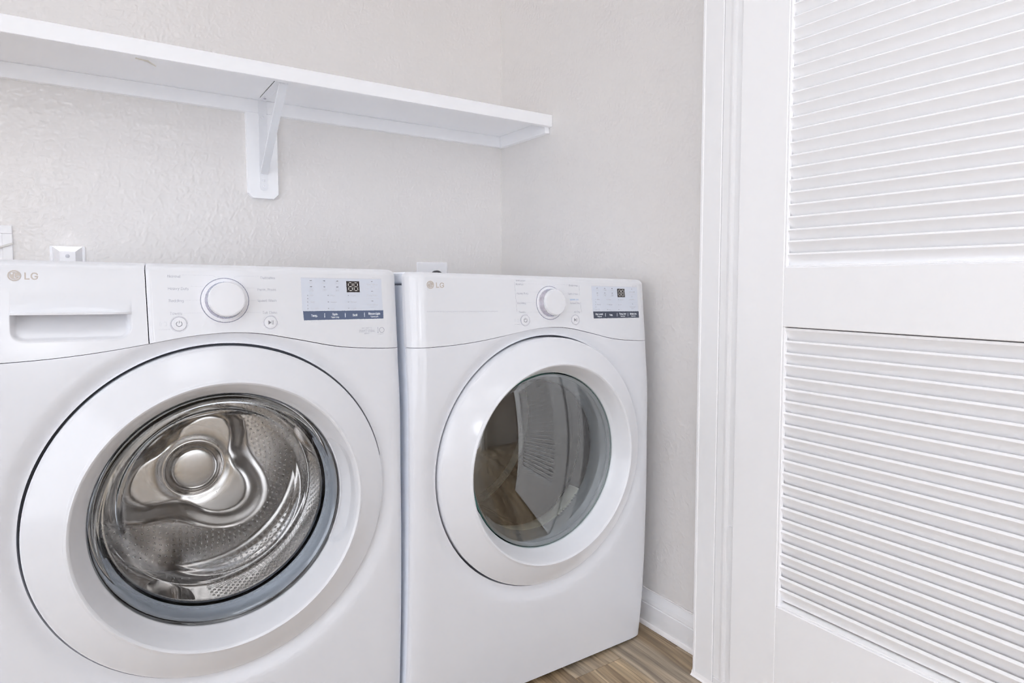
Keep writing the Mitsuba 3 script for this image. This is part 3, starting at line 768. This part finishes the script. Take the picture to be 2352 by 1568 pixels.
    rc = [('Cold Wash', '*Lock', .9577, .9518), ('Delay Wash', None, .9383, .9303), ('Extra Rinse', '*Add more', .9187, .9114)] if washer else [('Reduce Static', None, .9577, .9503), ('Less Time', None, .9383, .9303), ('Energy Saver', '*More Time', .9187, .9114)]
    for wd, sub, zi, zt_ in rc:
        flat(disp, 'indicator', sg.box(.6263 - .0018, zi - .0005, .6263 + .0018, zi + .0005), 'mat_print_dark', 0.00045, Mx=Mx)
        text(disp, 'option_word', wd, .6270 - .0112, .6270 + .0112, zt_ - .0017, 0.0036, 'mat_print_light', lift=0.0003, Mx=Mx)
        if sub: text(disp, 'option_word', sub, .6270 - .0055, .6270 + .0055, zt_ - .0060, 0.0021, 'mat_print_light', lift=0.0003, Mx=Mx)
    for z_ in (.9433, .9237):
        flat(disp, 'divider_line', sg.box(.6125, z_ - .0002, .6415, z_ + .0002), 'mat_print_light', 0.00045, Mx=Mx)
    names = [('Temp.', None, .509), ('Spin', '*Spin Only', .5488), ('Soil', None, .5889), ('Rinse+Spin', '*Control Lock', .6291)] if washer else [('Dry Level', '*Signal', .5075), ('Temp.', None, .5480), ('Time Dry', '*Damp Dry Signal', .5889), ('Wrinkle Care', '*Control Lock', .6275)]
    for wd, sub, cu in names:
        hw_ = 0.0016 * len(wd) * 0.5 + 0.0012 if len(wd) < 8 else 0.0108
        text(bar, 'button_word', wd, cu - hw_ * 1.15, cu + hw_ * 1.15, .8915 if sub else .8893, 0.0043, 'mat_bar_text', bold=True, lift=0.0004, Mx=Mx)
        if sub: text(bar, 'button_word', sub, cu - .0082, cu + .0082, .8865, 0.0026, 'mat_bar_text', bold=True, lift=0.0004, Mx=Mx)
    for cu in (.5287, .5692, .6085):
        flat(bar, 'divider_line', sg.box(cu - .0005, .8873, cu + .0005, .8958), 'mat_bar_text', 0.00055, Mx=Mx)
    text(t, 'small_print', '*Press 3 sec', .6275, .6455, .9648, 0.0019, 'mat_print_light', Mx=Mx)
    if washer:
        text(t, 'small_print', 'Wi-Fi / Door', .5020, .5220, .8795, 0.0020, 'mat_print_light', Mx=Mx)
        text(t, 'badge_text', 'INVERTER', .6015, .6230, .8643, 0.0019, G, Mx=Mx)
        text(t, 'badge_text', 'DIRECT DRIVE', .5965, .6285, .8572, 0.0047, G, Mx=Mx)
        text(t, 'badge_text', 'MOTOR', .6070, .6180, .8533, 0.0021, G, Mx=Mx)
        text(t, 'badge_number', '1', .6345, .6368, .8553, 0.0108, 'mat_print_grey', bold=True, Mx=Mx)
        flat(t, 'badge_number', sg.Point(.6438, .8605).buffer(.0056).difference(sg.Point(.6438, .8605).buffer(.0044)), G, Mx=Mx)
        text(t, 'badge_text', 'YEAR', .6413, .6463, .8598, 0.0013, 'mat_print_light', Mx=Mx)
        text(t, 'badge_text', 'WARRANTY', .6352, .6480, .8518, 0.0016, 'mat_print_light', Mx=Mx)
    else:
        text(t, 'heading_word', 'SENSOR DRY', .2588, .2858, .9688, 0.0032, G, Mx=Mx)
        text(t, 'heading_word', 'MANUAL DRY', .4157, .4423, .9272, 0.0034, 'mat_print_blue', Mx=Mx)
        flat(t, 'bracket_line', strip([(.2552, .9668), (.2592, .8985)], lw), G, Mx=Mx)
        flat(t, 'bracket_line', strip([(.4450, .9655), (.4468, .9410)], lw), G, Mx=Mx)
        flat(t, 'bracket_line', strip([(.4478, .9225), (.4500, .8975)], lw), G, Mx=Mx)
        dots = ops.unary_union([sg.box(u_, .9013 - .0012, u_ + .0012, .9013 + .0012) for u_ in np.arange(.0354, .2082, .0019)])
        k = flat(t, 'dotted_line', dots, 'mat_print_light', 0.0002, Mx=Mx); plab(k, 'thin dotted grey line')
    # ------------- door
    c = (UC, 0, ZC)
    nseg = 192
    prof = [(0.2845, 0.045), (0.2890, 0.040), (0.2902, 0.004), (0.2900, -0.001), (0.2888, -0.0045), (0.2860, -0.0072), (0.2800, -0.0110), (0.2650, -0.0205), (0.2500, -0.0290), (0.2370, -0.0352), (0.2346, -0.0366), (0.2330, -0.0388), (0.2312, -0.0396), (0.2292, -0.0388), (0.2272, -0.0360)]
    dishp = [(0.2272, -0.0360), (0.2235, -0.0290), (0.2190, -0.0195), (0.2150, -0.0105), (0.2118, -0.0030), (0.2085, 0.0035), (0.2072, 0.0060), (0.2064, 0.0095), (0.2062, 0.02)]
    door = obj('door', lathe(prof, nseg, c=c), 'mat_ring', t, smooth=35, M=Mx); plab(door, 'white outer door ring')
    tt_ = np.linspace(0, 2 * PI, 384, endpoint=False)
    dp = np.array(dishp)
    dpi = np.stack([np.interp(np.linspace(0, 1, 30), np.linspace(0, 1, len(dp)), dp[:, i]) for i in range(2)], -1)
    ang = np.degrees(tt_); ang = np.where(ang > 180, ang - 360, ang)
    if not washer: ang = np.where(ang >= 0, 180 - ang, -180 - ang)
    amid, ahw = 1.0, 29.0
    R_ = dpi[:, :1]
    pk = np.clip((ahw - np.abs(ang - amid)[None]) / 2.2, 0, 1)
    lim = 0.2232 + 0.0 * R_
    edge = np.clip((0.2235 - 0.012 * np.clip((np.abs(ang - amid)[None] - 17) / 12, 0, 1) ** 2 - R_) / 0.0016, 0, 1)
    pocket = 0.011 * pk ** 2 * (3 - 2 * pk) * edge
    fade = np.clip((R_ - 0.2052) / 0.004, 0, 1)
    P = np.stack([UC + R_ * np.cos(tt_), dpi[:, 1:2] + pocket * fade, ZC + R_ * np.sin(tt_)], -1)
    obj('dish', grid_mesh(P, wrap=True), 'mat_ring', door, smooth=35, M=Mx)
    k = obj('door_gap', lathe([(0.2800, 0.048), (0.3100, 0.048)], 96, c=c), 'mat_gap', t, M=Mx); plab(k, 'dark gap around the door')
    if washer: washer_inside(t, door, Mx, c)
    else: dryer_inside(t, door, Mx, c)
    return t

def bumps(points, normals, r, h):
    base = trimesh.creation.icosphere(subdivisions=1, radius=1.0)
    bv, bf = base.vertices, base.faces
    vs, fs = [], []
    for i, (p, n) in enumerate(zip(points, normals)):
        n = n / np.linalg.norm(n)
        a = np.cross(n, [0.31, 0.2, 0.93]); a /= np.linalg.norm(a); b = np.cross(n, a)
        vs.append(p + r * (bv[:, :1] * a + bv[:, 1:2] * b) + h * bv[:, 2:] * n); fs.append(bf + i * len(bv))
    return trimesh.Trimesh(np.vstack(vs), np.vstack(fs), process=False)

def washer_inside(t, door, Mx, c):
    glass = [(0.2048, 0.0085), (0.2036, 0.0070), (0.1985, 0.0085), (0.1930, 0.0140), (0.1870, 0.0290), (0.1780, 0.0520), (0.1690, 0.0740), (0.1620, 0.0880), (0.1540, 0.0965), (0.1440, 0.1005), (0.1250, 0.1035), (0.0900, 0.1075), (0.0500, 0.1102), (0.0005, 0.1112),
             (0.0005, 0.1215), (0.0500, 0.1210), (0.0900, 0.1196), (0.1300, 0.1176), (0.1450, 0.1170), (0.1560, 0.1145), (0.1640, 0.1080), (0.1700, 0.0960), (0.1790, 0.0740), (0.1900, 0.0500), (0.1980, 0.0330), (0.2010, 0.0230), (0.2048, 0.0200)]
    k = obj('glass_bowl', outward(lathe(glass, 160, closed=True, c=c)), 'mat_glass', door, smooth=50, M=Mx); plab(k, 'clear glass bowl')
    # gasket
    gk = [(0.2050, 0.0205), (0.2160, 0.028), (0.2230, 0.036), (0.2235, 0.045), (0.2170, 0.051), (0.2070, 0.053), (0.2010, 0.055), (0.1985, 0.059), (0.2000, 0.063), (0.2150, 0.066)]
    k = obj('gasket', lathe(gk, 128, c=c), 'mat_rubber', t, smooth=50, M=Mx); plab(k, 'grey rubber door gasket')
    tub = obj('tub', lathe([(0.2150, 0.066), (0.285, 0.070), (0.287, 0.10), (0.287, 0.52), (0.0, 0.52)], 64, c=c), 'mat_black_void', t, M=Mx)
    # drum axis sinks a little towards the rear
    dy = 0.44
    sl = np.array([-0.0, 0, -0.045])
    def lean(m):
        v = m.vertices.copy(); q = (v[:, 1:2] - 0.05)
        v[:, [0, 2]] += q * np.array([-0.03, -0.045]); return trimesh.Trimesh(v, m.faces, process=False)
    wallp = [(0.1975, 0.084), (0.1925, 0.077), (0.1903, 0.070), (0.1912, 0.0655), (0.1945, 0.0655), (0.2050, 0.075), (0.2380, 0.090), (0.2530, 0.103), (0.2590, 0.118), (0.2590, 0.20), (0.2575, 0.205), (0.2590, 0.21), (0.2590, 0.37), (0.2560, 0.395), (0.2440, 0.408)]
    drum = obj('drum', lean(lathe(wallp, 160, c=c)), 'mat_steel', t, smooth=40, M=Mx); plab(drum, 'polished steel drum')
    # rear plate with hub and three spokes
    nr, nt = 70, 240
    rr = np.linspace(0.0, 0.2440, nr)[:, None]; tt = np.linspace(0, 2 * PI, nt, endpoint=False)[None]
    sm = lambda a, b, x: np.clip((x - a) / (b - a), 0, 1) ** 2 * (3 - 2 * np.clip((x - a) / (b - a), 0, 1))
    hgt = 0.014 * (1 - sm(0.047, 0.068, rr)) + 0.0018 * (1 - np.clip(rr / 0.05, 0, 1) ** 2)
    rp = 0.142 + 0.036 * np.cos(3 * (tt - math.radians(72)) - 3.0 * (rr - 0.10))
    hgt = hgt * 1.0 + 0.030 * (1 - sm(-0.036, 0.034, rr - rp)) * (1 - sm(0.215, 0.242, rr)) - 0.006 * np.exp(-((rr - 0.066) / 0.014) ** 2)
    hgt = hgt + 0 * tt
    P = np.stack([UC + rr * np.cos(tt), 0.408 + 0.018 * (1 - (rr / 0.244) ** 2) - hgt, ZC + rr * np.sin(tt)], -1)
    back = obj('drum_back', lean(grid_mesh(P, wrap=True)), 'mat_steel_soft', drum, smooth=True, M=Mx)
    # lifters
    for a0 in (14, 134, 254):
        L, nl = np.linspace(0.125, 0.385, 40), 25
        a = np.linspace(-1, 1, nl)
        P = []
        for y in L:
            q = (y - 0.125) / 0.26
            hh = 0.042 * math.sin(PI * min(max(q, 0), 1)) ** 0.45
            ww = 0.050 * (0.35 + 0.65 * math.sin(PI * q) ** 0.6)
            row = []
            for x in a:
                ht = hh * math.cos(x * PI / 2) ** 1.3
                ph = math.radians(a0) + x * ww / 0.259 + 0.25 * (y - 0.25)
                row.append((UC + (0.2588 - ht) * math.cos(ph), y, ZC + (0.2588 - ht) * math.sin(ph)))
            P.append(row)
        k = obj('lifter', lean(grid_mesh(np.array(P))), 'mat_steel_soft', drum, smooth=True, M=Mx)
    # dimples on the wall and on the rear plate
    pts, nrm = [], []
    dphi = 2 * PI / 110
    for iy, y in enumerate(np.arange(0.125, 0.385, 0.0128)):
        for ip in range(110):
            ph = (ip + 0.5 * (iy % 2)) * dphi
            off = [(math.degrees(ph) - a0 - math.degrees(0.25 * (y - 0.25)) + 180) % 360 - 180 for a0 in (14, 134, 254)]
            if min(abs(o) for o in off) < 18: continue
            pts.append((UC + 0.2585 * math.cos(ph), y, ZC + 0.2585 * math.sin(ph))); nrm.append((-math.cos(ph), 0, -math.sin(ph)))
    k = obj('wall_dimple', lean(bumps(np.array(pts), np.array(nrm), 0.0030, 0.0022)), 'mat_steel', drum, smooth=True, M=Mx); labels[k] = {'label': 'rows of small dimples in the drum wall', 'kind': 'stuff'}
    pts, nrm = [], []
    for r_ in np.arange(0.125, 0.228, 0.0125):
        npt = int(2 * PI * r_ / 0.0135)
        for ip in range(npt):
            d = 360 * (ip + 0.5 * (int(r_ * 80) % 2)) / npt
            sec = ((d - 12 + 180) % 360 - 180)
            if r_ < 0.172 + 0.036 * math.cos(3 * math.radians(d - 72) - 3.0 * (r_ - 0.10)) or abs((d - 132 + 180) % 360 - 180) < 40: continue
            ph = math.radians(d); pts.append((UC + r_ * math.cos(ph), 0.408 + 0.018 * (1 - (r_ / 0.244) ** 2), ZC + r_ * math.sin(ph))); nrm.append((0, -1, 0))
    k = obj('back_dimple', lean(bumps(np.array(pts), np.array(nrm), 0.0032, 0.0036)), 'mat_steel', drum, smooth=True, M=Mx); labels[k] = {'label': 'small dimples on the drum back', 'kind': 'stuff'}

def dryer_inside(t, door, Mx, c):
    R, th = 0.88, 0.0045
    def dome(Rr, y0):
        r = np.concatenate([np.linspace(0.0005, 0.19, 24), [0.197, 0.2030]])
        return [(x, y0 - (math.sqrt(Rr * Rr - x * x) - math.sqrt(Rr * Rr - 0.203 ** 2))) for x in r]
    outer = dome(R, 0.006); inner = dome(R - th, 0.006 + th)
    gl = outer + [(0.2036, 0.0070), (0.2036, 0.0098)] + inner[::-1]
    k = obj('glass_pane', outward(lathe(gl, 160, closed=True, c=c)), 'mat_dryer_glass', door, smooth=50, M=Mx); plab(k, 'domed grey tinted glass pane')
    k = obj('glass_rim', lathe([(0.2041, 0.0068), (0.2043, 0.0135)], 160, c=c), 'mat_green_edge', door, smooth=40, M=Mx); plab(k, 'greenish glass edge')
    obj('inner_ring', lathe([(0.2043, 0.0135), (0.1985, 0.0145), (0.1960, 0.0165), (0.1965, 0.022), (0.188, 0.040), (0.182, 0.058), (0.185, 0.066), (0.205, 0.070)], 128, c=c), 'mat_rubber', door, smooth=50, M=Mx)
    obj('bulkhead', lathe([(0.205, 0.070), (0.270, 0.072), (0.275, 0.08)], 96, c=c), 'mat_black_void', t, M=Mx)
    drum = obj('drum', lathe([(0.205, 0.085), (0.255, 0.09), (0.268, 0.105), (0.27, 0.20), (0.268, 0.205), (0.27, 0.21), (0.27, 0.46), (0.255, 0.475), (0.12, 0.480), (0.11, 0.472), (0.0, 0.470)], 128, c=c), 'mat_dryer_steel', t, smooth=40, M=Mx); plab(drum, 'dark grey steel drum')
    for a0 in (40, 160, 280):
        P = []
        for y in np.linspace(0.11, 0.45, 14):
            hh = 0.045 * min(1, (y - 0.105) / 0.03, (0.455 - y) / 0.03) ** 0.6
            P.append([(UC + (0.2695 - hh * math.cos(x * PI / 2) ** 0.8) * math.cos(math.radians(a0) + x * 0.12), y, ZC + (0.2695 - hh * math.cos(x * PI / 2) ** 0.8) * math.sin(math.radians(a0) + x * 0.12)) for x in np.linspace(-1, 1, 15)])
        obj('lifter', grid_mesh(np.array(P)), 'mat_dryer_steel', drum, smooth=True, M=Mx)
    # lint filter housing along the lower lip of the opening
    a0, a1 = math.radians(238), math.radians(324)
    sec = np.array([(0.1995, 0.060), (0.1860, 0.062), (0.1815, 0.070), (0.1830, 0.100), (0.196, 0.118), (0.1995, 0.118)])
    hs = obj('filter_housing', lathe(sec, 60, c=c, a0=a0, a1=a1), 'mat_cream', t, smooth=40, M=Mx); plab(hs, 'cream lint filter housing')
    for d in np.linspace(296, 318, 9):
        m = box(-0.0016, 0.0016, 0.0600, 0.0665, 0.1812, 0.1900, 0.0003)
        a = math.radians(d) - PI / 2
        v = m.vertices; x, z = v[:, 0], v[:, 2]
        m = trimesh.Trimesh(np.c_[UC + x * math.cos(a) - z * math.sin(a), v[:, 1] - 0.003, ZC + x * math.sin(a) + z * math.cos(a)], m.faces, process=False)
        obj('vent_slot', m, 'mat_gap', hs, M=Mx)

MW = frame_of(-1.448821, -0.802856, 0.0, 0.0128958, -0.0030385)
MD = frame_of(-0.758713, -0.826589, -0.0155055, 0.0218105, 0.0112758)
machine('washer', MW, 'white front-loading washer with clear glass bowl door and steel drum')
machine('dryer', MD, 'white front-loading dryer with domed grey glass door beside the washer')
